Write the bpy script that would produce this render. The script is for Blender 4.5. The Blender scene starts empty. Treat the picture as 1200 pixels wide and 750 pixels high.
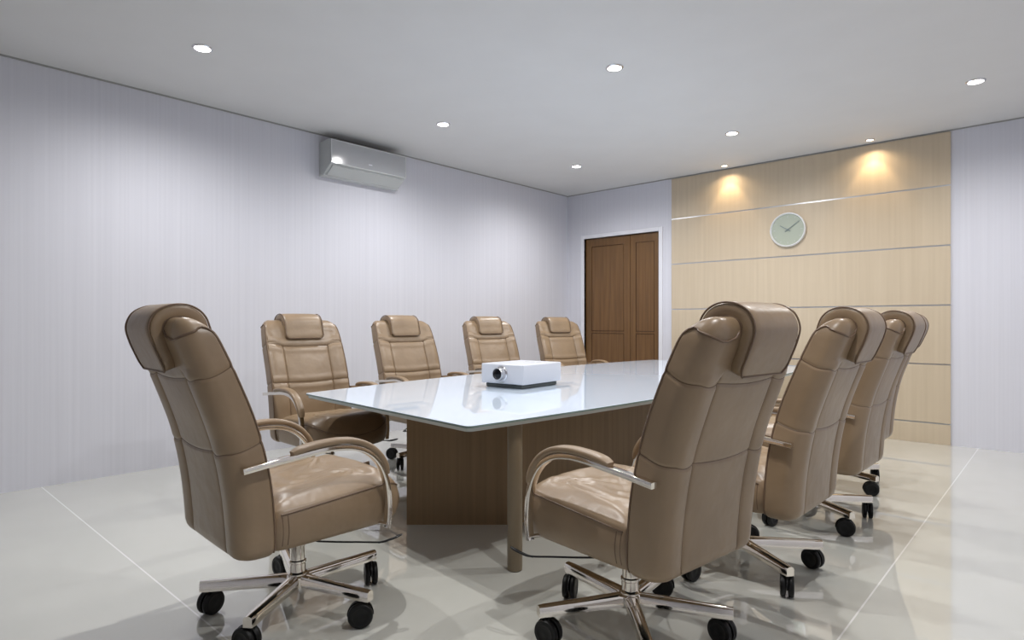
import bpy, bmesh, math, random
from mathutils import Vector, Matrix
random.seed(7)
PI = math.pi
R = math.radians
scene = bpy.context.scene
col = scene.collection

# ------------------------------------------------------------------ room numbers (metres)
XL, XR, YB, YF, H = -5.55, 0.62, 7.31, -1.95, 3.085
CAM_H, FPX = 1.2, 717.6
LAMP_W, WARM_W, EXPO = 108., 11., 0.

# ------------------------------------------------------------------ materials
def sock(b, *names):
    for n in names:
        if n in b.inputs: return b.inputs[n]
def mat(name, color, rough=.5, metal=0., spec=None, coat=0., coat_rough=.05, ior=None):
    m = bpy.data.materials.new(name); m.use_nodes = True
    b = m.node_tree.nodes['Principled BSDF']
    b.inputs['Base Color'].default_value = (*color, 1)
    b.inputs['Roughness'].default_value = rough
    b.inputs['Metallic'].default_value = metal
    if spec is not None: sock(b, 'Specular IOR Level', 'Specular').default_value = spec
    if coat: sock(b, 'Coat Weight', 'Clearcoat').default_value = coat; sock(b, 'Coat Roughness', 'Clearcoat Roughness').default_value = coat_rough
    if ior: b.inputs['IOR'].default_value = ior
    return m
def nodes(m): return m.node_tree.nodes, m.node_tree.links, m.node_tree.nodes['Principled BSDF']
def ramp(N, stops):
    r = N.new('ShaderNodeValToRGB'); e = r.color_ramp.elements
    e[0].position, e[0].color = stops[0][0], (*stops[0][1], 1)
    e[1].position, e[1].color = stops[-1][0], (*stops[-1][1], 1)
    for p, c in stops[1:-1]:
        k = e.new(p); k.color = (*c, 1)
    return r
def streak(m, scale3, c0, c1, nscale=1., bump=0., detail=6, lo=.3, hi=.7, dist=.002):
    """noise stretched along one axis: wall paper fibres, wood grain"""
    N, L, b = nodes(m)
    tc = N.new('ShaderNodeTexCoord'); mp = N.new('ShaderNodeMapping'); nz = N.new('ShaderNodeTexNoise')
    mp.inputs['Scale'].default_value = scale3
    nz.inputs['Scale'].default_value = nscale; nz.inputs['Detail'].default_value = detail
    L.new(tc.outputs['Object'], mp.inputs['Vector']); L.new(mp.outputs['Vector'], nz.inputs['Vector'])
    r = ramp(N, [(lo, c0), (hi, c1)]); L.new(nz.outputs['Fac'], r.inputs['Fac'])
    L.new(r.outputs['Color'], b.inputs['Base Color'])
    if bump:
        bp = N.new('ShaderNodeBump'); bp.inputs['Strength'].default_value = bump; bp.inputs['Distance'].default_value = dist
        L.new(nz.outputs['Fac'], bp.inputs['Height']); L.new(bp.outputs['Normal'], b.inputs['Normal'])
    return m

M = {}
M['wall'] = streak(mat('wallpaper', (.7, .7, .72), .75), (42, 42, .35), (.62, .625, .685), (.665, .67, .73), 1., .05, 5)
M['ceiling'] = streak(mat('ceiling_paint', (.7, .7, .7), .9), (3, 3, 3), (.66, .66, .66), (.68, .68, .68), 1.)
M['frame_white'] = mat('white_paint', (.74, .75, .8), .4)
M['line'] = mat('painted_gap_shade', (.32, .32, .31), .7)  # grey stands in for the shade in the wall-ceiling gap
M['door'] = streak(mat('door_veneer', (.2, .09, .04), .38), (26, 26, 1.1), (.11, .053, .016), (.175, .088, .029), 1., .05)
M['door_groove'] = mat('door_groove', (.07, .03, .014), .6)
M['maple'] = streak(mat('maple_veneer', (.6, .46, .28), .42), (30, 30, .9), (.525, .435, .315), (.575, .482, .356), 1., .03)
M['alu'] = mat('brushed_aluminium', (.62, .63, .65), .28, 1.)
M['leather'] = mat('taupe_leather', (.27, .18, .115), .37, spec=.6)
M['piping'] = mat('dark_taupe_piping', (.15, .095, .058), .45)
M['chrome'] = mat('warm_chrome', (.80, .755, .69), .07, 1.)
M['plastic'] = mat('black_plastic', (.004, .004, .004), .45, spec=.3)
M['lever'] = mat('black_steel', (.02, .02, .02), .3, .6)
M['pedestal'] = streak(mat('walnut_laminate', (.2, .13, .07), .45), (28, 28, .8), (.20, .128, .062), (.26, .172, .088), 1., .03)
M['table_leg'] = mat('ash_leg', (.205, .158, .10), .4)
M['glass'] = mat('white_back_painted_glass', (.70, .80, .93), .02, spec=.6, coat=.3, coat_rough=.01)
M['glass_edge'] = mat('green_glass_edge', (.17, .235, .215), .1)
M['rim'] = mat('pale_table_rim', (.55, .6, .58), .35)
M['proj'] = mat('white_projector_plastic', (.55, .57, .625), .35)
M['proj_dark'] = mat('dark_projector_base', (.07, .08, .075), .5)
M['silver'] = mat('silver_ring', (.7, .7, .72), .2, 1.)
M['lens'] = mat('lens_glass', (.002, .002, .003), .15, spec=.2)
M['ac_body'] = mat('grey_ac_shell', (.50, .52, .52), .4)
M['ac_front'] = mat('glossy_grey_ac_panel', (.40, .41, .43), .12, spec=1., coat=1., coat_rough=.09)
M['ac_trim'] = mat('light_ac_trim', (.62, .64, .64), .35)
M['clock_face'] = mat('pale_green_clock_face', (.39, .43, .355), .35)
M['clock_hand'] = mat('grey_clock_hand', (.2, .25, .25), .4)
M['clock_rim'] = mat('silver_clock_rim', (.78, .8, .82), .3, .5)

# leather grain and soft mottling
N, L, b = nodes(M['leather'])
tc = N.new('ShaderNodeTexCoord'); n1 = N.new('ShaderNodeTexNoise'); n1.inputs['Scale'].default_value = 5
L.new(tc.outputs['Object'], n1.inputs['Vector'])
r = ramp(N, [(.3, (.235, .162, .096)), (.7, (.283, .198, .119))]); L.new(n1.outputs['Fac'], r.inputs['Fac']); L.new(r.outputs['Color'], b.inputs['Base Color'])
v1 = N.new('ShaderNodeTexVoronoi'); v1.inputs['Scale'].default_value = 320; L.new(tc.outputs['Object'], v1.inputs['Vector'])
n2 = N.new('ShaderNodeTexNoise'); n2.inputs['Scale'].default_value = 11; L.new(tc.outputs['Object'], n2.inputs['Vector'])
b1 = N.new('ShaderNodeBump'); b1.inputs['Strength'].default_value = .05; b1.inputs['Distance'].default_value = .001
b2 = N.new('ShaderNodeBump'); b2.inputs['Strength'].default_value = .35; b2.inputs['Distance'].default_value = .012
L.new(v1.outputs['Distance'], b1.inputs['Height']); L.new(n2.outputs['Fac'], b2.inputs['Height'])
L.new(b1.outputs['Normal'], b2.inputs['Normal']); L.new(b2.outputs['Normal'], b.inputs['Normal'])

# polished floor slabs: thin pale joints along world x / y lines
m = mat('polished_stone_floor', (.5, .5, .46), .03, spec=.8, coat=.8, coat_rough=.015); M['floor'] = m
N, L, b = nodes(m)
tc = N.new('ShaderNodeTexCoord'); sp = N.new('ShaderNodeSeparateXYZ'); L.new(tc.outputs['Object'], sp.inputs[0])
def math_node(op, a, bb=None, c=None):
    n = N.new('ShaderNodeMath'); n.operation = op
    for i, v in enumerate((a, bb, c)):
        if v is None: continue
        if isinstance(v, (int, float)): n.inputs[i].default_value = v
        else: L.new(v, n.inputs[i])
    return n.outputs[0]
def dist_to(out, at): return math_node('ABSOLUTE', math_node('SUBTRACT', out, at))
d = dist_to(sp.outputs['X'], -.652)
d = math_node('MINIMUM', d, dist_to(sp.outputs['Y'], .985))
line = math_node('LESS_THAN', d, .0035)
nz = N.new('ShaderNodeTexNoise'); nz.inputs['Scale'].default_value = 1.3; nz.inputs['Detail'].default_value = 5
L.new(tc.outputs['Object'], nz.inputs['Vector'])
r = ramp(N, [(.3, (.575, .58, .53)), (.7, (.625, .625, .575))]); L.new(nz.outputs['Fac'], r.inputs['Fac'])
mx = N.new('ShaderNodeMix'); mx.data_type = 'RGBA'; mx.inputs['B'].default_value = (.85, .85, .83, 1)
L.new(line, mx.inputs['Factor'])
for i in mx.inputs:
    if i.name == 'A' and i.type == 'RGBA': L.new(r.outputs['Color'], i)
    if i.name == 'B' and i.type == 'RGBA': i.default_value = (.85, .85, .83, 1)
L.new([o for o in mx.outputs if o.type == 'RGBA'][0], b.inputs['Base Color'])

def emis(name, color, strength):
    m = bpy.data.materials.new(name); m.use_nodes = True
    b = m.node_tree.nodes['Principled BSDF']; b.inputs['Base Color'].default_value = (1, 1, 1, 1)
    b.inputs['Emission Color'].default_value = (*color, 1); b.inputs['Emission Strength'].default_value = strength
    return m
M['lamp'] = emis('lamp_white', (1, .98, .95), 9)
M['lamp_warm'] = emis('lamp_warm', (1, .82, .55), 5)

# ------------------------------------------------------------------ mesh helpers
def link(name, bm, material, parent=None, smooth=None, loc=None, rz=0.):
    me = bpy.data.meshes.new(name)
    bmesh.ops.recalc_face_normals(bm, faces=bm.faces)
    bm.to_mesh(me); bm.free()
    for mm in (material if isinstance(material, (list, tuple)) else [material]): me.materials.append(mm)
    if smooth is not None:
        for p in me.polygons: p.use_smooth = True
        try: me.set_sharp_from_angle(angle=R(smooth))
        except Exception: pass
    o = bpy.data.objects.new(name, me); col.objects.link(o)
    if loc is not None: o.location = loc
    o.rotation_euler.z = rz
    if parent is not None: o.parent = parent
    return o
def box(bm, x0, x1, y0, y1, z0, z1, bev=0., seg=2, mi=0):
    vs = [bm.verts.new((x, y, z)) for x in (x0, x1) for y in (y0, y1) for z in (z0, z1)]
    fs = [bm.faces.new([vs[i] for i in q]) for q in ((0, 1, 3, 2), (4, 6, 7, 5), (0, 4, 5, 1), (2, 3, 7, 6), (0, 2, 6, 4), (1, 5, 7, 3))]
    for f_ in fs: f_.material_index = mi
    if bev:
        es = {e for f_ in fs for e in f_.edges}
        bmesh.ops.bevel(bm, geom=list(es), offset=bev, segments=seg, affect='EDGES', profile=.5)
def rings(bm, rs, cap0=True, cap1=True, closed=True, mi=0):
    V = [[bm.verts.new(p) for p in r_] for r_ in rs]
    n = len(rs[0])
    for a, c in zip(V, V[1:]):
        for i in range(n if closed else n - 1):
            j = (i + 1) % n
            f_ = bm.faces.new((a[i], a[j], c[j], c[i])); f_.material_index = mi
    if cap0: bm.faces.new(V[0][::-1]).material_index = mi
    if cap1: bm.faces.new(V[-1]).material_index = mi
    return V
def frames(path, up=Vector((0, 0, 1))):
    P = [Vector(p) for p in path]; out = []
    T0 = (P[1] - P[0]).normalized()
    if abs(T0.dot(up)) > .95: up = Vector((1, 0, 0))
    n = (up - T0 * up.dot(T0)).normalized()
    for i, p in enumerate(P):
        t = (P[min(i + 1, len(P) - 1)] - P[max(i - 1, 0)]).normalized()
        n = (n - t * n.dot(t)).normalized()
        out.append((p, t, n, t.cross(n)))
    return out
def tube(bm, path, r, seg=10, mi=0):
    rr = r if isinstance(r, (list, tuple)) else [r] * len(path)
    rings(bm, [[p + (n * math.cos(2 * PI * k / seg) + b_ * math.sin(2 * PI * k / seg)) * rr[i] for k in range(seg)] for i, (p, t, n, b_) in enumerate(frames(path))], mi=mi)
def smooth_path(pts, n=8):
    P = [Vector(p) for p in pts]; P = [2 * P[0] - P[1]] + P + [2 * P[-1] - P[-2]]; out = []
    for i in range(1, len(P) - 2):
        for k in range(n):
            t = k / n; a, b_, c, d_ = P[i - 1], P[i], P[i + 1], P[i + 2]
            out.append(.5 * ((2 * b_) + (-a + c) * t + (2 * a - 5 * b_ + 4 * c - d_) * t * t + (-a + 3 * b_ - 3 * c + d_) * t ** 3))
    out.append(P[-2].copy()); return out
def lathe(bm, prof, seg=32, c=(0, 0), mi=0):
    """prof: (radius, z) from bottom to top, about the vertical axis through c"""
    rs = [[Vector((c[0] + r_ * math.cos(2 * PI * k / seg), c[1] + r_ * math.sin(2 * PI * k / seg), z)) for k in range(seg)] for r_, z in prof]
    rings(bm, rs, mi=mi)
def ztab(tab, z):
    if z <= tab[0][0]: return tab[0][1]
    for (z0, v0), (z1, v1) in zip(tab, tab[1:]):
        if z <= z1:
            t = (z - z0) / (z1 - z0); return v0 + (v1 - v0) * t
    return tab[-1][1]
def smooth_tab(tab, n=6):
    pts = smooth_path([(a, v, 0) for a, v in tab], n); return [(p.x, p.y) for p in pts]
def empty(name, loc, rz=0., label=None, cat=None, group=None):
    o = bpy.data.objects.new(name, None); col.objects.link(o); o.empty_display_size = .1
    o.location = loc; o.rotation_euler.z = rz
    tag(o, label, cat, group); return o
def tag(o, label=None, cat=None, group=None, kind=None):
    if label: o['label'] = label
    if cat: o['category'] = cat
    if group: o['group'] = group
    if kind: o['kind'] = kind
    return o
def struct(name, bm, m, smooth=None):
    return tag(link(name, bm, m, smooth=smooth), kind='structure')

# ------------------------------------------------------------------ room shell
T = .12
bm = bmesh.new(); box(bm, XL - T, XR + T, YF - T, YB + T, -T, 0); struct('floor', bm, M['floor'])
bm = bmesh.new(); box(bm, XL - T, XR + T, YF - T, YB + T, H, H + T); struct('ceiling', bm, M['ceiling'])
bm = bmesh.new(); box(bm, XL - T, XL, YF - T, YB + T, 0, H); struct('wall_left', bm, M['wall'])
bm = bmesh.new(); box(bm, XR, XR + T, YF - T, YB + T, 0, H); struct('wall_right', bm, M['wall'])
bm = bmesh.new(); box(bm, XL, XR, YF - T, YF, 0, H); struct('wall_front', bm, M['wall'])
# back wall with the door opening
DX0, DX1, DZ = -5.245, -4.035, 2.415
bm = bmesh.new()
box(bm, XL, DX0, YB, YB + T, 0, H); box(bm, DX1, XR, YB, YB + T, 0, H); box(bm, DX0, DX1, YB, YB + T, DZ, H)
struct('wall_back', bm, M['wall'])
# thin grey strips painting in the shade of the gap between walls and ceiling
bm = bmesh.new(); box(bm, XL, XL + .008, YF, YB, H - .012, H); struct('trim_1', bm, M['line'])
bm = bmesh.new(); box(bm, XL, XR, YB - .008, YB, H - .012, H); struct('trim_2', bm, M['line'])

# maple wall cladding: six boards with metal strips in the joints
PX0, PX1 = -3.845, -.868
joints = [.203, .787, 1.371, 1.957, 2.543]
edges = [0.] + joints + [H - .012]
for z0, z1 in zip(edges, edges[1:]):
    bm = bmesh.new(); box(bm, PX0, PX1, YB - .018, YB, z0 + (.007 if z0 else 0), z1 - .007, .0015, 1)
    struct('wall_panel', bm, M['maple'])
for i, z in enumerate(joints):
    bm = bmesh.new(); box(bm, PX0, PX1, YB - .016, YB, z - .007, z + .007)
    struct('trim_%d' % (i + 3), bm, M['alu'])

# double door
door = empty('door_1', (0, 0, 0)); door['kind'] = 'structure'
bm = bmesh.new()
fw, fp = .055, .014
box(bm, DX0 - fw, DX0, YB - fp, YB + .1, 0, DZ + fw, .003, 1); box(bm, DX1, DX1 + fw, YB - fp, YB + .1, 0, DZ + fw, .003, 1)
box(bm, DX0, DX1, YB - fp, YB + .1, DZ, DZ + fw, .003, 1)
link('door_frame', bm, M['frame_white'], door)
def leaf(x0, x1):
    bm = bmesh.new(); yf = YB + .035
    st = .10 if x1 - x0 > .6 else .085
    ps = [(x0 + st, x1 - st, .12, 1.03), (x0 + st, x1 - st, 1.13 - .06, 2.415 - .12)]
    box(bm, x0, x1, yf + .010, yf + .045, 0, DZ - .004)
    xs = [x0, x0 + st, x1 - st, x1]; zs = [0, .12, 1.05, 1.075, 2.30, DZ - .004]
    # stiles and rails stand proud of the two sunk fields
    box(bm, x0 + .001, xs[1], yf, yf + .010, 0, zs[5]); box(bm, xs[2], x1 - .001, yf, yf + .010, 0, zs[5])
    for a, c in ((zs[0], zs[1]), (zs[2], zs[3]), (zs[4], zs[5])): box(bm, xs[1], xs[2], yf, yf + .010, a, c)
    for a, c in ((zs[1], zs[2]), (zs[3], zs[4])):
        box(bm, xs[1] + .009, xs[2] - .009, yf + .002, yf + .010, a + .009, c - .009, .002, 1)
        for q in ((xs[1], xs[2], a, a + .009), (xs[1], xs[2], c - .009, c), (xs[1], xs[1] + .009, a, c), (xs[2] - .009, xs[2], a, c)):
            box(bm, q[0], q[1], yf + .0085, yf + .0102, q[2], q[3], mi=1)
    return link('door_leaf', bm, [M['door'], M['door_groove']], door)
leaf(DX0 + .003, -4.497); leaf(-4.493, DX1 - .003)

# ------------------------------------------------------------------ office chair
WB = smooth_tab([(.36, .290), (.42, .301), (.60, .304), (.80, .303), (1.0, .302), (1.10, .296), (1.22, .281)])
FR = smooth_tab([(.36, -.222), (.46, -.226), (.64, -.244), (.84, -.292), (1.02, -.362), (1.12, -.405), (1.22, -.45)])
RE = smooth_tab([(.36, -.352), (.46, -.358), (.58, -.370), (.70, -.390), (.82, -.420), (1.0, -.484), (1.12, -.53), (1.22, -.57)])
ZT0, ZT1, ZB1, ZB0 = 1.135, 1.218, .385, .353
SX = .176                                     # the long seams
XS = sorted({-SX + d_ for d_ in (-.012, -.006, -.003, 0, .003, .006, .012)} | {SX - d_ for d_ in (-.012, -.006, -.003, 0, .003, .006, .012)} | {-.15 + .3 * i / 12 for i in range(13)} | {s_ * v for v in (.20, .215, .23) for s_ in (1, -1)})
NF, NC, NS = len(XS) + 2, 7, 8
def back_section(z):
    """closed horizontal outline of the backrest at height z -> list of (x, y, nx, ny, tagx)"""
    w, yf, yr = ztab(WB, z), ztab(FR, z), ztab(RE, z)
    if z > ZT0:
        t = min(1., (z - ZT0) / (ZT1 - ZT0)); k = max(0.0, 1 - t ** 2.3) ** .5
        ym = yf * .5 + yr * .5; w = w - (1 - k) * .055; yf = ym + (yf - ym) * max(k, .02); yr = ym + (yr - ym) * max(k, .02)
    if z < ZB1:
        t = (ZB1 - z) / (ZB1 - ZB0); k = max(0.0, 1 - t * t) ** .5
        w -= (1 - k) * .025; yf -= (1 - k) * .02; yr += (1 - k) * .03
    th = yf - yr
    rf, rr = min(.013, th * .3), min(.062, th * .55)
    pts = []
    kk = min(1, (w - rf) / .262); kr = min(1, (w - rr) / .236)
    for x in [-w + rf] + [v * kk for v in XS] + [w - rf]: pts.append((x, yf, 0, 1, 'f'))
    for i in range(1, NC): a = PI / 2 * (1 - i / NC); pts.append((w - rf + rf * math.cos(a), yf - rf + rf * math.sin(a), math.cos(a), math.sin(a), 'c'))
    for i in range(NS): pts.append((w, yf - rf + (yr + rr - yf + rf) * i / (NS - 1), 1, 0, 's'))
    for i in range(1, NC): a = -PI / 2 * i / NC; pts.append((w - rr + rr * math.cos(a), yr + rr + rr * math.sin(a), math.cos(a), math.sin(a), 'r'))
    for x in [w - rr] + [v * kr for v in XS[::-1]] + [-w + rr]: pts.append((x, yr, 0, -1, 'r'))
    for i in range(1, NC): a = -PI / 2 - PI / 2 * i / NC; pts.append((-w + rr + rr * math.cos(a), yr + rr + rr * math.sin(a), math.cos(a), math.sin(a), 'r'))
    for i in range(NS): pts.append((-w, yr + rr + (yf - rf - yr - rr) * i / (NS - 1), -1, 0, 's'))
    for i in range(1, NC): a = PI - PI / 2 * i / NC; pts.append((-w + rf + rf * math.cos(a), yf - rf + rf * math.sin(a), math.cos(a), math.sin(a), 'c'))
    return pts
def seam_z(k, x, y, z, side):
    """height of horizontal seam k (0 upper, 1 lower) at this point of the outline"""
    base = (1.052, .778)[k]
    yf, yr = ztab(FR, z), ztab(RE, z)
    d_ = max(0, min(1, (yf - y) / max(.03, yf - yr)))
    if side == 'f':
        ax = abs(x)
        if k == 0: return base - .034 * max(0, min(1, (.285 - ax) / .11)) ** 1.3 + .006
        return base - .012 - .006 * math.cos(x * 8)
    drop = (.043, .034)[k]
    s_ = math.sin(d_ * PI * .5)
    extra = 0
    if abs(x) < SX and d_ > .8: extra = -.010 * math.cos(x / SX * PI / 2)
    elif abs(x) < .27 and d_ > .8: extra = -.010 * math.sin(PI * min(1, (abs(x) - SX) / .094))
    return base - drop * s_ + extra
def back_point(p, z, groove=True):
    x, y, nx, ny, side = p
    off = 0.
    env = max(0, min(1, (z - ZB0) / .05)) * max(0, min(1, (1.2 - z) / .07))
    if side in 'fr':
        ax = abs(x); below = max(0, min(1, (1.045 - z) / .03))
        if ax < SX: q = ax / SX
        else: q = abs(ax - .238) / .062
        q = q * below + (ax / .3) * (1 - below)
        pil = max(0, 1 - min(1, q) ** 2.4)
        off += (.006 if side == 'f' else .008) * pil * env
        if side == 'f': off -= .010 * env * max(0, min(1, (.275 - ax) / .06))
        if groove:
            off -= (.0065 if side == 'f' else .004) * math.exp(-((ax - SX) / .005) ** 2) * env * below
    for k in (0, 1):
        dz = z - seam_z(k, x, y, z, 'f' if side == 'f' else 'o')
        off -= (.0065 if side == 'f' else .004) * math.exp(-(dz / .006) ** 2)
        if side == 'f': off += .004 * math.exp(-((abs(dz) - .03) / .02) ** 2) * env
    return Vector((x + nx * off, y + ny * off, z))
def backrest_mesh():
    zs = []
    z = ZB0
    for i in range(6): zs.append(ZB0 + (ZB1 - ZB0) * (1 - math.cos(i / 6 * PI / 2)))
    n = 230
    for i in range(n): zs.append(ZB1 + (ZT0 - ZB1) * i / n)
    for i in range(13): zs.append(ZT0 + (ZT1 - ZT0) * math.sin(i / 12 * PI / 2))
    bm = bmesh.new()
    rings(bm, [[back_point(p, z) for p in back_section(z)] for z in zs])
    return bm
def surf_path(fn, n=60, lift=.0015):
    """polyline on the backrest skin; fn(t) -> (index in outline, z)"""
    out = []
    for i in range(n + 1):
        u, z = fn(i / n)
        s_ = back_section(z); k = int(u) % len(s_); f_ = u - int(u); q = s_[(k + 1) % len(s_)]
        a = back_point(s_[k], z, False); b_ = back_point(q, z, False); nn = Vector((s_[k][2], s_[k][3], 0))
        out.append(a.lerp(b_, f_) + nn * lift)
    return out
I_FR = NF - 1 + (NC - 1) // 2 + .5            # outline index at the right front edge
NTOT = len(back_section(.7))
I_FL = NTOT - (NC - 1) / 2 - .5
def back_piping_mesh():
    bm = bmesh.new()
    i_rr = NF + NC - 1 + NS + NC - 1          # right rear corner end
    for sgn in (1, -1):
        def idx(u): return u if sgn > 0 else (NF - 1 - u) % NTOT
        def edge(t): return idx(I_FR), .37 + (1.165 - .37) * t
        tube(bm, surf_path(edge, 60), .0042, 6)
        # over the shoulder, then dipping to the rear flap
        def over(t):
            u = I_FR + (i_rr + 9 - I_FR) * t
            z = ztab(((0, 1.165), (.10, 1.179), (.22, 1.186), (.36, 1.180), (.50, 1.160), (.62, 1.143), (.70, 1.142), (.82, 1.152), (1, 1.172)), t)
            return idx(u), z
        tube(bm, surf_path(over, 40, .002), .004, 6)
    # fine stitch lines lying in the grooves
    for k in (0, 1):
        z0 = (1.052, .778)[k]; line_ = []
        for i in range(NTOT + 1):
            z = z0
            for _ in range(4):
                p = back_section(z)[i % NTOT]; z = seam_z(k, p[0], p[1], z, 'f' if p[4] == 'f' else 'o')
            q = back_point(back_section(z)[i % NTOT], z)
            line_.append(q + Vector((p[2], p[3], 0)) * .0003)
        tube(bm, line_, .0016, 5)
    for s_ in (1, -1):
        for face in ('f', 'r'):
            ii = min((i for i, p in enumerate(back_section(.7)) if p[4] == face and abs(p[3]) == 1), key=lambda i: abs(back_section(.7)[i][0] - s_ * SX))
            line_ = []
            for j in range(90):
                z = .37 + ((1.03 if face == 'f' else 1.03) - .37) * j / 89
                p = back_section(z)[ii]; line_.append(back_point(p, z) + Vector((0, p[3] * .0003, 0)))
            tube(bm, line_, .0015, 5)
    return bm
def headrest_mesh():
    outer = smooth_path([(0, -.540, 1.030), (0, -.560, 1.075), (0, -.584, 1.135), (0, -.594, 1.185), (0, -.576, 1.232), (0, -.535, 1.258), (0, -.485, 1.264), (0, -.443, 1.250), (0, -.414, 1.222), (0, -.399, 1.185), (0, -.388, 1.145), (0, -.377, 1.110), (0, -.371, 1.084)], 5)
    n = len(outer); W_ = .147
    inner = []
    for i, p in enumerate(outer):
        t = (outer[min(i + 1, n - 1)] - outer[max(i - 1, 0)]).normalized()
        nn = Vector((0, t.z, -t.y))                       # towards the chair
        c = Vector((0, -.47, 1.12))
        if nn.dot(c - p) < 0: nn = -nn
        inner.append(p + nn * .044)
    bm = bmesh.new()
    # cross sections along the arch: rounded rectangles between outer and inner
    rs = []
    for i in range(n):
        o_, q = outer[i], inner[i]
        e = min(i, n - 1 - i); wk = W_ - (.020 * (1 - min(1, e / 4.)) ** 2)
        pil = .004 * math.sin(PI * i / (n - 1)) ** .5
        ring = []
        d_ = q - o_
        NX = 18
        for k in range(NX + 1):
            x = -wk + 2 * wk * k / NX
            ring.append(o_ - d_ * (pil / .044) * (1 - (x / wk) ** 4) + Vector((x, 0, 0)) + d_ * (.12 if k in (0, NX) else 0))
        for k in range(1, 5): ring.append(o_ + d_ * (k / 5) + Vector((wk + .004 * math.sin(k / 5 * PI), 0, 0)))
        for k in range(NX + 1):
            x = wk - 2 * wk * k / NX
            ring.append(q + Vector((x, 0, 0)))
        for k in range(1, 5): ring.append(q - d_ * (k / 5) + Vector((-wk - .004 * math.sin(k / 5 * PI), 0, 0)))
        rs.append(ring)
    rings(bm, rs)
    pip = bmesh.new()
    for s_ in (1, -1):
        for src, k_ in ((outer, .0), (inner, 0.)):
            pts = []
            for i, p in enumerate(src):
                e = min(i, n - 1 - i); wk = W_ - (.020 * (1 - min(1, e / 4.)) ** 2)
                pts.append(p + Vector((s_ * (wk + .001), 0, 0)))
            tube(pip, pts, .0035 if src is outer else .0028, 6)
    for i in (0, n - 1):
        tube(pip, [outer[i] + Vector((x, 0, -.001)) for x in (-.126, -.06, 0, .06, .126)], .0035, 6)
    return bm, pip
def seat_outline(t):
    """plan outline of the seat shrunk by t (0 edge .. 1 centre)"""
    out = []; cx_, cy_ = 0, .045
    for i in range(88):
        a = 2 * PI * i / 88; ca, sa = math.cos(a), math.sin(a)
        ex = 2 / 6.5 if sa > 0 else 2 / 12
        x = .292 * math.copysign(abs(ca) ** ex, ca); y = .283 * math.copysign(abs(sa) ** ex, sa)
        if y > 0: y += .082 * (y / .283) ** 2 * (1 - (x / .292) ** 2) - .012 * (y / .283) ** 4
        out.append((cx_ + x * (1 - t), cy_ + y * (1 - t)))
    return out
def seat_seam_z(y): return .497 + .08 * (y + .2) - max(0, y - .22) ** 2 * 3.
def seat_wrinkle(x, y):
    v = 0
    for sx in (1, -1):
        px, py = sx * .20, .20                           # folds fan out from a pinch near the front corner
        dx, dy = x - px, y - py
        rr_ = math.hypot(dx, dy)
        if dy < .04 and rr_ > .01:
            a = math.atan2(-dx * sx, -dy)                # 0 = straight back, + = inwards
            for a0, amp, wd in ((-.12, .009, .06), (.18, .014, .085), (.48, .012, .09), (.80, .009, .11), (1.12, .006, .12)):
                v += amp * math.exp(-((a - a0) / wd) ** 2) * min(1, rr_ / .07) * math.exp(-(rr_ / .40) ** 2)
        v -= .006 * math.exp(-(rr_ / .02) ** 2)
    v += .0022 * math.sin(x * 34 + y * 9) * math.sin(y * 27 + 1.3) + .0012 * math.sin(x * 71 - y * 43)
    return v
def seat_mesh():
    bm = bmesh.new(); rs = []
    base = seat_outline(0)
    def zb(y): return .362 + .01 * (y + .2)
    for t in (.22, .06, .02): rs.append([Vector((x, y, zb(y) + (.0 if t > .03 else .006))) for x, y in seat_outline(t)])
    for k in range(9):
        q = k / 8; bul = .010 * math.sin(PI * q)
        rs.append([Vector((x * (1 + bul / .29), .045 + (y - .045) * (1 + bul / .28), (zb(y) + .02) + (seat_seam_z(y) - zb(y) - .024) * q)) for x, y in base])
    rs.append([Vector((x * .988, .045 + (y - .045) * .988, seat_seam_z(y) + .002)) for x, y in base])
    for k in range(1, 33):
        t = (k / 32) ** 1.15 * .985; pts = []
        rise = .046 * (1 - (1 - min(1, t / .42)) ** 2.4)
        for x, y in seat_outline(t):
            dish = -.016 * math.exp(-((x / .13) ** 2 + ((y + .02) / .15) ** 2))
            pts.append(Vector((x, y, seat_seam_z(y) + .004 + rise + dish + seat_wrinkle(x, y) * min(1, t / .15))))
        rs.append(pts)
    rings(bm, rs)
    return bm
def seat_piping_mesh():
    bm = bmesh.new()
    pts = [Vector((x * 1.002, .045 + (y - .045) * 1.002, seat_seam_z(y))) for x, y in seat_outline(0)]
    s_ = [p for p in pts if p.y > -.2]
    # walk from rear right, round the front, to rear left
    i0 = next(i for i in range(88) if pts[i].y > -.2 and pts[i - 1].y <= -.2)
    walk = []
    for k in range(88):
        p = pts[(i0 + k) % 88]
        if p.y <= -.2: break
        walk.append(p)
    tube(bm, walk, .0035, 6)
    for s2 in (1, -1):
        for y in (-.196, -.176):
            path = []
            for k in range(9):
                q = k / 8; z = (.364 + .01 * (y + .2) + .02) + (seat_seam_z(y) - .364 - .026) * q
                xo = .292 * (1 - (abs(y - .045) / .283) ** 12) ** (1 / 12)
                path.append(Vector((s2 * (xo * (1 + .010 * math.sin(PI * q) / .29) + .0002), y, z)))
            tube(bm, path, .0022, 6)
    return bm
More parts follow.
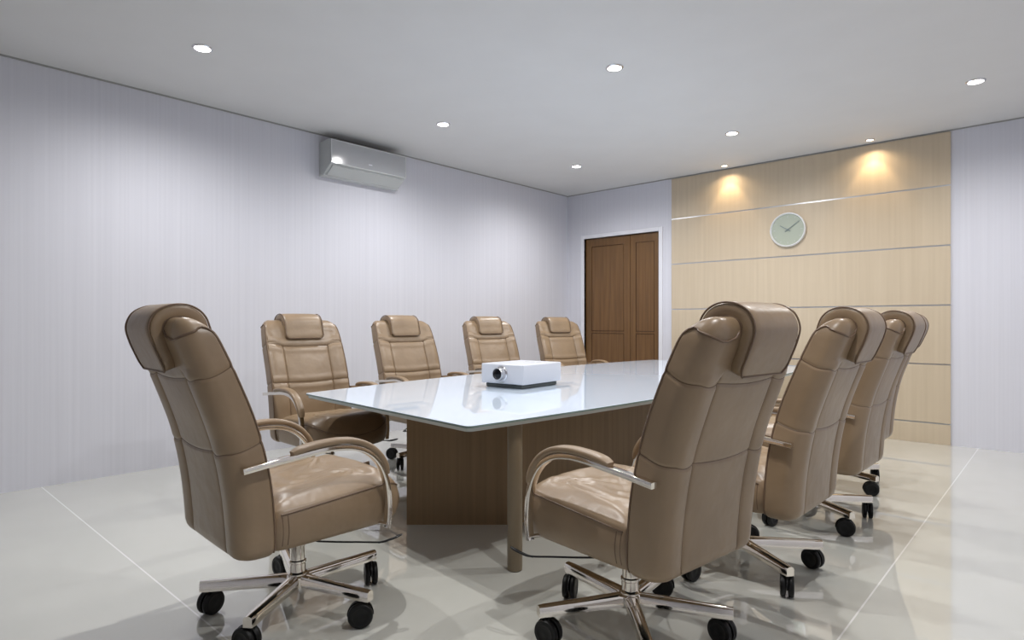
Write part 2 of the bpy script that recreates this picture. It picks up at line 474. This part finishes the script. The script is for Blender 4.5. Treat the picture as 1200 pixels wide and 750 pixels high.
def strip_along(bm, path, wx, th, bev=.3, cx_=0.):
    """rounded-rectangle bar swept along a path lying in a plane of constant x"""
    P = [Vector(p) for p in path]; rs = []
    wxs = wx if isinstance(wx, (list, tuple)) else [wx] * len(P); ths = th if isinstance(th, (list, tuple)) else [th] * len(P)
    for i, p in enumerate(P):
        t = (P[min(i + 1, len(P) - 1)] - P[max(i - 1, 0)]).normalized(); nn = Vector((0, -t.z, t.y))
        w_, h_ = wxs[i] / 2, ths[i] / 2; b_ = min(w_, h_) * bev; ring = []
        for sx, sz, a0 in ((1, 1, 0), (-1, 1, 90), (-1, -1, 180), (1, -1, 270)):
            for k in range(4):
                a = R(a0 + 30 * k)
                ring.append(p + Vector((sx * (w_ - b_) + b_ * math.cos(a), 0, 0)) + nn * (sz * (h_ - b_) + b_ * math.sin(a)))
        rs.append(ring)
    rings(bm, rs)
def arm_meshes(s_):
    x = s_ * .321
    bar = smooth_path([(x, -.352, .688), (x, -.26, .699), (x, -.16, .709), (x, -.06, .719), (x, .02, .719), (x, .09, .706), (x, .15, .675), (x, .195, .625), (x, .222, .56), (x, .234, .49), (x, .236, .42), (x, .228, .362)], 5)
    bm = bmesh.new(); strip_along(bm, bar, .030, .021, .25)
    # clamp under the seat
    tube(bm, [(s_ * .335, .228, .375), (s_ * .30, .222, .375), (s_ * .25, .20, .372)], .008, 10)
    top = smooth_path([(x, -.175, .724), (x, -.12, .738), (x, -.05, .7445), (x, .02, .7445), (x, .09, .7325), (x, .155, .699), (x, .203, .645), (x, .228, .585)], 6)
    n = len(top); th = [.024 * (1 - .45 * max(0, 1 - min(i, n - 1 - i) / 4) ** 2) for i in range(n)]
    wd = [.050 * (1 - .3 * max(0, 1 - min(i, n - 1 - i) / 4) ** 2) for i in range(n)]
    pad = bmesh.new(); strip_along(pad, top, wd, th, .85)
    return bm, pad

def caster_meshes():
    """caster with its stem on the local origin, wheels rolling along local x"""
    hood = bmesh.new(); wheels = bmesh.new(); r_ = .049; trail = .020
    for s_ in (1, -1):
        prof = [(.0, .0035), (.030, .0035), (.0455, .006), (r_, .0105), (r_, .0215), (.0455, .027), (.033, .0285), (.030, .0265), (.012, .0265), (.0, .029)]
        rs = []
        for rad, y in prof:
            rs.append([Vector((trail + max(rad, .0008) * math.cos(2 * PI * k / 28), s_ * y, r_ + max(rad, .0008) * math.sin(2 * PI * k / 28))) for k in range(28)])
        rings(wheels, rs)
    # centre hood over the wheels and the stem
    rs = []
    for y in (-.0032, .0032):
        ring = []
        for k in range(15):
            a = R(-25 + 190 * k / 14 + 20); ring.append(Vector((trail + .052 * math.cos(a), y, r_ + .052 * math.sin(a))))
        for k in range(15):
            a = R(185 - 190 * k / 14); ring.append(Vector((trail + .012 * math.cos(a), y, r_ + .012 * math.sin(a))))
        rs.append(ring)
    rings(hood, rs)
    lathe(hood, [(.0105, .062), (.0105, .106)], 14); box(hood, -.008, .028, -.010, .010, .080, .103, .003, 1)
    return hood, wheels

def make_chair():
    root = empty('office_chair', (0, 0, 0))
    br = link('backrest', backrest_mesh(), M['leather'], root, 50)
    link('piping', back_piping_mesh(), M['piping'], br, 60)
    hb, hp = headrest_mesh()
    hr = link('headrest', hb, M['leather'], root, 50); link('piping', hp, M['piping'], hr, 60)
    st = link('seat', seat_mesh(), M['leather'], root, 50); link('piping', seat_piping_mesh(), M['piping'], st, 60)
    for s_ in (1, -1):
        bar, pad = arm_meshes(s_)
        ar = link('armrest', bar, M['chrome'], root, 40); tag(ar, 'curved chrome armrest bar')
        tag(link('arm_pad', pad, M['leather'], ar, 50), 'taupe leather arm pad')
    bm = bmesh.new(); box(bm, -.11, .11, -.13, .12, .335, .366, .008, 2); box(bm, -.045, .045, -.16, .06, .318, .34, .006, 2)
    box(bm, -.05, .05, -.25, -.12, .36, .376, .004, 1)
    link('tilt_mechanism', bm, M['plastic'], root, 40)
    for s_ in (1, -1):
        bm = bmesh.new()
        pts = [(s_ * .06, -.04, .345), (s_ * .14, -.035, .336)] + smooth_path([(s_ * u, v, w_) for u, v, w_ in ((.20, -.010, .333), (.26, .045, .332), (.32, .104, .332), (.378, .160, .332), (.396, .186, .337), (.408, .220, .346), (.408, .240, .350), (.399, .238, .346), (.388, .210, .337), (.379, .180, .331), (.372, .156, .330))], 4)
        tube(bm, pts, .0038, 8)
        tag(link('height_lever', bm, M['lever'], root, 60), 'black looped wire lever')
    bm = bmesh.new()
    lathe(bm, [(.0, .130), (.041, .130), (.041, .152), (.036, .157), (.033, .159), (.033, .192), (.036, .196), (.036, .204), (.0305, .208), (.0305, .262), (.033, .266), (.033, .273), (.027, .277), (.027, .34), (.0, .34)], 36)
    tag(link('gas_column', bm, M['chrome'], root, 35), 'stepped chrome gas column')
    bm = bmesh.new()
    lathe(bm, [(.0, .088), (.028, .088), (.036, .092), (.048, .098), (.048, .140), (.042, .147), (.0, .147)], 40)
    tag(link('base_hub', bm, M['chrome'], root, 35), 'chrome hub')
    hood, wheels = caster_meshes()
    hm = None
    for k in range(5):
        a = 2 * PI * k / 5
        if k == 0:
            bm = bmesh.new(); rs = []
            n = 14
            for i in range(n + 1):
                q = i / n; x = .030 + (.380 - .030) * q
                w_ = .0255 - .005 * q; zt = .148 - .005 * q; zb = .104 - .001 * q
                if i == n: w_ *= .86
                rs.append([Vector((x, -w_, zb)), Vector((x, w_, zb)), Vector((x, w_ * 1.0, zt - .012)), Vector((x, w_ * .8, zt - .004)), Vector((x, w_ * .35, zt)), Vector((x, -w_ * .35, zt)), Vector((x, -w_ * .8, zt - .004)), Vector((x, -w_, zt - .012))])
            rings(bm, rs)
            lg = link('leg', bm, M['chrome'], root, 32)
            ca = link('caster', hood, M['plastic'], root, 40); wh = link('wheels', wheels, M['plastic'], ca, 40)
        else:
            lg = lg0.copy(); col.objects.link(lg); ca = ca0.copy(); col.objects.link(ca); ca.parent = root; lg.parent = root
            wh = wh0.copy(); col.objects.link(wh); wh.parent = ca
        if k == 0: lg0, ca0, wh0 = lg, ca, wh; lg['label'] = 'chrome star base leg'
        lg.rotation_euler.z = a; lg['spoke'] = k; ca['spoke'] = k
        ca.location = (.357 * math.cos(a), .357 * math.sin(a), 0)
    return root
def copy_tree(o, parent=None):
    c = o.copy(); col.objects.link(c)
    if parent is not None: c.parent = parent
    for ch in o.children: copy_tree(ch, c)
    return c

G1, G2 = 'leather chairs along the right side of the table', 'leather chairs along the left side of the table'
chairs = [  # x, y, facing (deg), base spoke angle (world deg), swivels, label, group
    (-2.4026, 1.2943, 87.16, 17, (235, -28, 185, 107, 200), 'taupe leather chair at the near end of the table, at the left, back turned', None),
    (-1.2747, 2.0813, 172.76, 23, (170, 200, -65, 5, 300), 'taupe leather chair with back turned, largest and nearest on the right side of the table', G1),
    (-1.203, 2.989, 179.2, 36, (165, 30, 200, 80, 110), 'taupe leather chair with back turned, second from the camera on the right side', G1),
    (-1.208, 4.025, 179.0, 36, (107, 10, 130, 80, 200), 'taupe leather chair with back turned, third from the camera on the right side', G1),
    (-1.33, 4.97, 180, 47, (107, 20, 200, 140, 200), 'farthest taupe leather chair of the right row, almost hidden behind the others', G1),
    (-3.895, 2.345, -3.0, 30, (80, 20, 200, 140, 250), 'taupe leather chair facing the table, nearest of the left row, at the table corner', G2),
    (-4.07, 3.42, -5.0, 60, (80, 20, 200, 140, 0), 'taupe leather chair facing the table, second of the left row, left of the projector', G2),
    (-4.20, 4.60, -12.5, 30, (80, 20, 200, 140, 250), 'taupe leather chair facing the table directly behind the white projector', G2),
    (-4.217, 5.773, -18.3, 50, (80, 20, 200, 140, 250), 'farthest taupe leather chair of the left row, beside the brown door', G2),
]
proto = make_chair()
bpy.context.view_layer.update()
roots = [proto] + [copy_tree(proto) for _ in chairs[1:]]
for o, (x, y, face, base, sw, lab, grp) in zip(roots, chairs):
    o.location = (x, y, 0); rz = R(face - 90); o.rotation_euler.z = rz
    tag(o, lab, 'office chair', grp)
    for ch in o.children:
        if 'spoke' in ch:
            k = int(ch['spoke']); a = R(base + 72 * k) - rz
            if ch.name.startswith('leg'): ch.rotation_euler.z = a
            else:
                ch.location = (.357 * math.cos(a), .357 * math.sin(a), 0); ch.rotation_euler.z = R(sw[k]) - rz
for o in list(bpy.data.objects):
    if 'spoke' in o: del o['spoke']

# ------------------------------------------------------------------ conference table
TH = .748
TC = Vector((-2.87, 4.33, 0))
table = empty('conference_table', TC, 0, 'long boat-shaped white glass topped conference table on wooden pedestal', 'table')
def boat(inset=0., rc=.035, n=26):
    """plan of the top: straight ends, bowed long sides, rounded corners"""
    NL, NR, FL, FR_ = Vector((-3.62, 2.0)), Vector((-1.94, 1.84)), Vector((-3.76, 6.65)), Vector((-1.98, 6.80))
    def bow(a, c, s_):
        nrm = Vector((c.y - a.y, -(c.x - a.x))).normalized()
        return [a.lerp(c, i / n) + nrm * s_ * (1 - (2 * i / n - 1) ** 2) for i in range(n + 1)]
    loop = bow(NR, FR_, .15) + bow(FL, NL, .20)
    m_ = len(loop)
    ins = []
    for i, p in enumerate(loop):
        a, c = loop[i - 1], loop[(i + 1) % m_]
        n1 = Vector((-(p.y - a.y), p.x - a.x)).normalized(); n2 = Vector((-(c.y - p.y), c.x - p.x)).normalized()
        nn = (n1 + n2).normalized(); ins.append(p + nn * inset / max(.5, nn.dot(n1)))
    out = []
    for i, p in enumerate(ins):
        if i in (0, n, n + 1, 2 * n + 1):
            a, c = (ins[i - 1] - p).normalized(), (ins[(i + 1) % m_] - p).normalized()
            ang = a.angle(c); d_ = rc / math.tan(ang / 2)
            for k in range(7):
                t = k / 6; p0, p2 = p + a * d_, p + c * d_
                out.append(p0 * (1 - t) ** 2 + p * 2 * t * (1 - t) + p2 * t * t)
        else: out.append(p)
    return [(v.x - TC.x, v.y - TC.y) for v in out]
bm = bmesh.new(); o_ = boat()
def offs(d_): return boat(d_)
rings(bm, [[Vector((x, y, TH - .011)) for x, y in o_], [Vector((x, y, TH - .0015)) for x, y in o_], [Vector((x, y, TH)) for x, y in offs(.0015)]])
gt = link('glass_top', bm, [M['glass'], M['glass_edge']], table)
for p in gt.data.polygons:
    if abs(p.normal.z) < .3: p.material_index = 1
tag(gt, 'white painted glass top')
bm = bmesh.new(); rings(bm, [[Vector((x, y, TH - .029)) for x, y in offs(.012)], [Vector((x, y, TH - .0112)) for x, y in offs(.012)]]); tt = link('tabletop', bm, [M['rim'], M['pedestal']], table)
for p in tt.data.polygons:
    if abs(p.normal.z) > .5: p.material_index = 1
def tloc(x, y): return x - TC.x, y - TC.y
# pointed hexagonal pedestal
ax_, ay_ = tloc(-2.912, 2.262); bx_, by_ = tloc(-2.435, 2.700)
hexa = [(ax_, ay_), (bx_, by_), (bx_ , -by_), (0, -ay_), (-bx_ + 2 * ax_, -by_), (-bx_ + 2 * ax_, by_)]
bm = bmesh.new(); rings(bm, [[Vector((x, y, 0)) for x, y in hexa], [Vector((x, y, TH - .029)) for x, y in hexa]])
link('pedestal', bm, M['pedestal'], table)
lx, ly = tloc(-1.995, 2.205)
for (x, y) in ((lx, ly), (lx, -ly), (-lx + .03, -ly + .05)):
    bm = bmesh.new(); lathe(bm, [(.030, 0), (.036, .004), (.037, .03), (.037, TH - .029)], 28, (x, y)); link('leg', bm, M['table_leg'], table, 40)

# ------------------------------------------------------------------ projector on the table
pr = empty('projector', (-2.913, 3.295, TH), R(4.0), 'white box projector with round lens standing on the glass table', 'projector')
bm = bmesh.new(); box(bm, -.187, .187, -.229, .229, .030, .166, .009, 3)
link('housing', bm, M['proj'], pr, 40)
bm = bmesh.new(); box(bm, -.165, .165, -.208, .208, .0, .0305, .012, 3); tag(link('base', bm, M['proj_dark'], pr, 40), 'dark grey recessed base')
def lathe_y(bm, prof, c, seg=36, mi=0):
    rings(bm, [[Vector((c[0] + r_ * math.cos(2 * PI * k / seg), c[1] + y, c[2] + r_ * math.sin(2 * PI * k / seg))) for k in range(seg)] for r_, y in prof], mi=mi)
lc = (.0, -.229, .100)
bm = bmesh.new(); lathe_y(bm, [(.054, .004), (.054, -.006), (.050, -.010), (.046, -.010), (.044, -.045), (.042, -.050), (.037, -.050), (.034, -.040)], lc)
ln = link('lens_ring', bm, M['silver'], pr, 35)
bm = bmesh.new(); lathe_y(bm, [(.0355, -.038), (.0345, -.045), (.025, -.049), (.012, -.051), (.001, -.0515)], lc); link('lens', bm, M['lens'], ln, 60)
bm = bmesh.new(); box(bm, -.022, .022, -.2315, -.225, .036, .044, .001, 1); link('focus_slot', bm, M['ac_body'], pr)
for x, y, w_ in ((-.10, -.12, .030), (-.02, .10, .022), (.03, .10, .022), (.08, .10, .022)):
    bm = bmesh.new(); box(bm, x - w_, x + w_, y - .011, y + .011, .165, .1685, .002, 1); link('button', bm, M['ac_trim'], pr)

# ------------------------------------------------------------------ air conditioner
ac = empty('air_conditioner', (XL, 3.675, 2.66), 0, 'grey split air conditioner mounted high on the left wall', 'air conditioner')
AY = .455
def extr(bm, prof, y0, y1, mi=0):
    rings(bm, [[Vector((x, y0, z)) for x, z in prof], [Vector((x, y1, z)) for x, z in prof]], mi=mi)
bm = bmesh.new(); extr(bm, [(.002, .02), (.002, .335), (.17, .345), (.210, .338), (.212, .102), (.085, .012)], -AY, AY)
bmesh.ops.bevel(bm, geom=[e for e in bm.edges if abs(e.verts[0].co.y - e.verts[1].co.y) > .1], offset=.006, segments=2, affect='EDGES')
link('casing', bm, M['ac_body'], ac, 35)
bm = bmesh.new(); extr(bm, [(.205, .108), (.205, .334), (.2200, .334), (.2200, .108)], -AY + .008, AY - .008); fp_ = link('front_panel', bm, M['ac_front'], ac)
bm = bmesh.new()
for y0, y1, z0, z1 in ((-AY, AY, .328, .336), (-AY, AY, .102, .110), (-AY, -AY + .008, .110, .328), (AY - .008, AY, .110, .328)):
    rings(bm, [[Vector((.204, y0, z)), Vector((.224, y0, z)), Vector((.224, y1, z)), Vector((.204, y1, z))] for z in (z0, z1)])
link('panel_frame', bm, M['ac_trim'], fp_)
bm = bmesh.new(); rings(bm, [[Vector((.214, -.02, z)), Vector((.2212, -.02, z)), Vector((.2212, .022, z)), Vector((.214, .022, z))] for z in (.158, .166)]); tag(link('badge', bm, M['frame_white'], fp_), 'tiny white badge')
bm = bmesh.new(); extr(bm, [(.095, .004), (.088, .012), (.198, .090), (.204, .082)], -AY + .03, AY - .03); link('air_vane', bm, M['ac_body'], ac)
bm = bmesh.new(); extr(bm, [(.0, .0), (.0, .022), (.086, .014), (.092, .0)], -AY, AY); link('bottom_rail', bm, M['ac_trim'], ac)

# ------------------------------------------------------------------ wall clock
ck = empty('wall_clock', (-2.385, YB - .018, 2.258), 0, 'round wall clock with pale green face and silver rim on wood panelling', 'clock')
bm = bmesh.new(); lathe_y(bm, [(.190, 0), (.196, -.006), (.197, -.030), (.192, -.037), (.183, -.037), (.177, -.030), (.176, -.020)], (0, 0, 0), 56); link('rim', bm, M['clock_rim'], ck, 40)
bm = bmesh.new(); lathe_y(bm, [(.1775, -.010), (.1775, -.0205)], (0, 0, 0), 56); fc = link('face', bm, M['clock_face'], ck, 40)
bm = bmesh.new()
for k in range(12):
    a = PI / 6 * k; r0 = .146 if k % 3 else .138
    q = Matrix.Rotation(a, 4, 'Y')
    vs = [q @ Vector((x, -.0215, z)) for x, z in ((-.003, r0), (.003, r0), (.003, .160), (-.003, .160))]
    vb = [v + Vector((0, .0015, 0)) for v in vs]
    rings(bm, [vb, vs])
link('hour_marks', bm, M['ac_body'], fc)
def hand(name, ang, l0, l1, w_, y):
    bm = bmesh.new(); q = Matrix.Rotation(R(ang), 4, 'Y')
    rings(bm, [[q @ Vector(v) for v in ((-w_, y + .002, l0), (w_, y + .002, l0), (w_ * .6, y + .002, l1), (-w_ * .6, y + .002, l1))], [q @ Vector(v) for v in ((-w_, y, l0), (w_, y, l0), (w_ * .6, y, l1), (-w_ * .6, y, l1))]])
    link(name, bm, M['clock_hand'], ck)
hand('hour_hand', -58, -.035, .100, .006, -.027); hand('minute_hand', 55, -.035, .155, .0045, -.030)
bm = bmesh.new(); lathe_y(bm, [(.009, -.020), (.009, -.033), (.004, -.035)], (0, 0, 0), 16); link('hub', bm, M['clock_hand'], ck, 40)

# ------------------------------------------------------------------ recessed downlights and the lamps in them
def spot(name, loc, color, energy, size, blend, radius):
    l = bpy.data.lights.new(name, 'SPOT'); l.energy = energy; l.color = color; l.spot_size = R(size); l.spot_blend = blend; l.shadow_soft_size = radius
    o = bpy.data.objects.new(name, l); col.objects.link(o); o.location = loc; return o
def downlight(x, y, label, group, mlamp, r=.052, proto=[]):
    root = empty('downlight', (x, y, H), 0, label, 'downlight', group)
    if not proto:
        bm = bmesh.new(); n = 32
        rs = [[Vector((rad * math.cos(2 * PI * k / n), rad * math.sin(2 * PI * k / n), z)) for k in range(n)] for rad, z in ((1.26, .0), (1.26, -.004), (1.16, -.009), (1.0, -.009), (1.0, -.0005))]
        rs = [[Vector((v.x * r, v.y * r, v.z)) for v in q] for q in rs]
        rings(bm, rs, False, False); ring_o = link('ring', bm, M['silver'], root, 40)
        bm = bmesh.new(); lathe(bm, [(r * .995, -.0004), (r * .995, -.005), (r * .6, -.0075), (.001, -.008)], 32); lens_o = link('lamp_lens', bm, mlamp, root, 40)
        proto += [ring_o, lens_o]
    else:
        for p_ in proto[:2]:
            c = p_.copy(); col.objects.link(c); c.parent = root
    return root
COOL = (1.0, .985, .975)
labels = {(0, 1): 'round ceiling downlight above left, nearest one to the left wall foreground', (0, 2): 'round ceiling downlight just right of the air conditioner', (0, 3): 'round ceiling downlight near the far left corner of the room',
          (1, 2): 'round ceiling downlight in the middle of the ceiling, largest', (1, 3): 'round ceiling downlight in front of the wood panelling above the clock', (2, 3): 'round ceiling downlight at the upper right, above the white wall'}
for i, x in enumerate((-4.40, -2.49, -.55)):
    for j, y in enumerate((1.67, 3.85, 5.97), 1):
        lab = labels.get((i, j), 'round ceiling downlight outside the picture above the camera side')
        downlight(x, y, lab, 'recessed downlights in the ceiling', M['lamp'])
        spot('downlight_lamp', (x, y, H - .03), COOL, LAMP_W, 168, 1.0, .022)
wproto = []
for x, lab in ((-3.07, 'small warm downlight at the left of the wood panelling'), (-1.53, 'small warm downlight at the right of the wood panelling')):
    downlight(x, 7.14, lab, 'warm accent lights over the wood panelling', M['lamp_warm'], .034, wproto)
    a = spot('accent_lamp', (x, 7.14, H - .03), (1, .72, .40), WARM_W, 72, .6, .012); a.rotation_euler.x = R(12)
    a2 = spot('accent_lamp', (x, 7.14, H - .03), (1, .76, .48), WARM_W * .8, 150, .8, .012)

w_ = bpy.data.worlds.new('world'); scene.world = w_; w_.use_nodes = True
w_.node_tree.nodes['Background'].inputs[0].default_value = (.02, .02, .02, 1)

# ------------------------------------------------------------------ camera
cd = bpy.data.cameras.new('camera'); co = bpy.data.objects.new('camera', cd); col.objects.link(co)
cd.sensor_width = 36; cd.sensor_fit = 'HORIZONTAL'; cd.lens = 36 * FPX / 1200; cd.shift_y = 3 / 1200; cd.clip_start = .05
co.location = (0, 0, CAM_H); co.rotation_euler = (R(90), 0, R(42.4))
scene.camera = co
vs = scene.view_settings; vs.view_transform = 'Standard'; vs.look = 'None'; vs.exposure = EXPO; vs.gamma = 1; vs.use_curve_mapping = False
scene.cycles.max_bounces = 10; scene.cycles.diffuse_bounces = 4; scene.cycles.use_adaptive_sampling = False; scene.cycles.glossy_bounces = 5
scene.cycles.use_denoising = True; scene.cycles.sample_clamp_indirect = 6
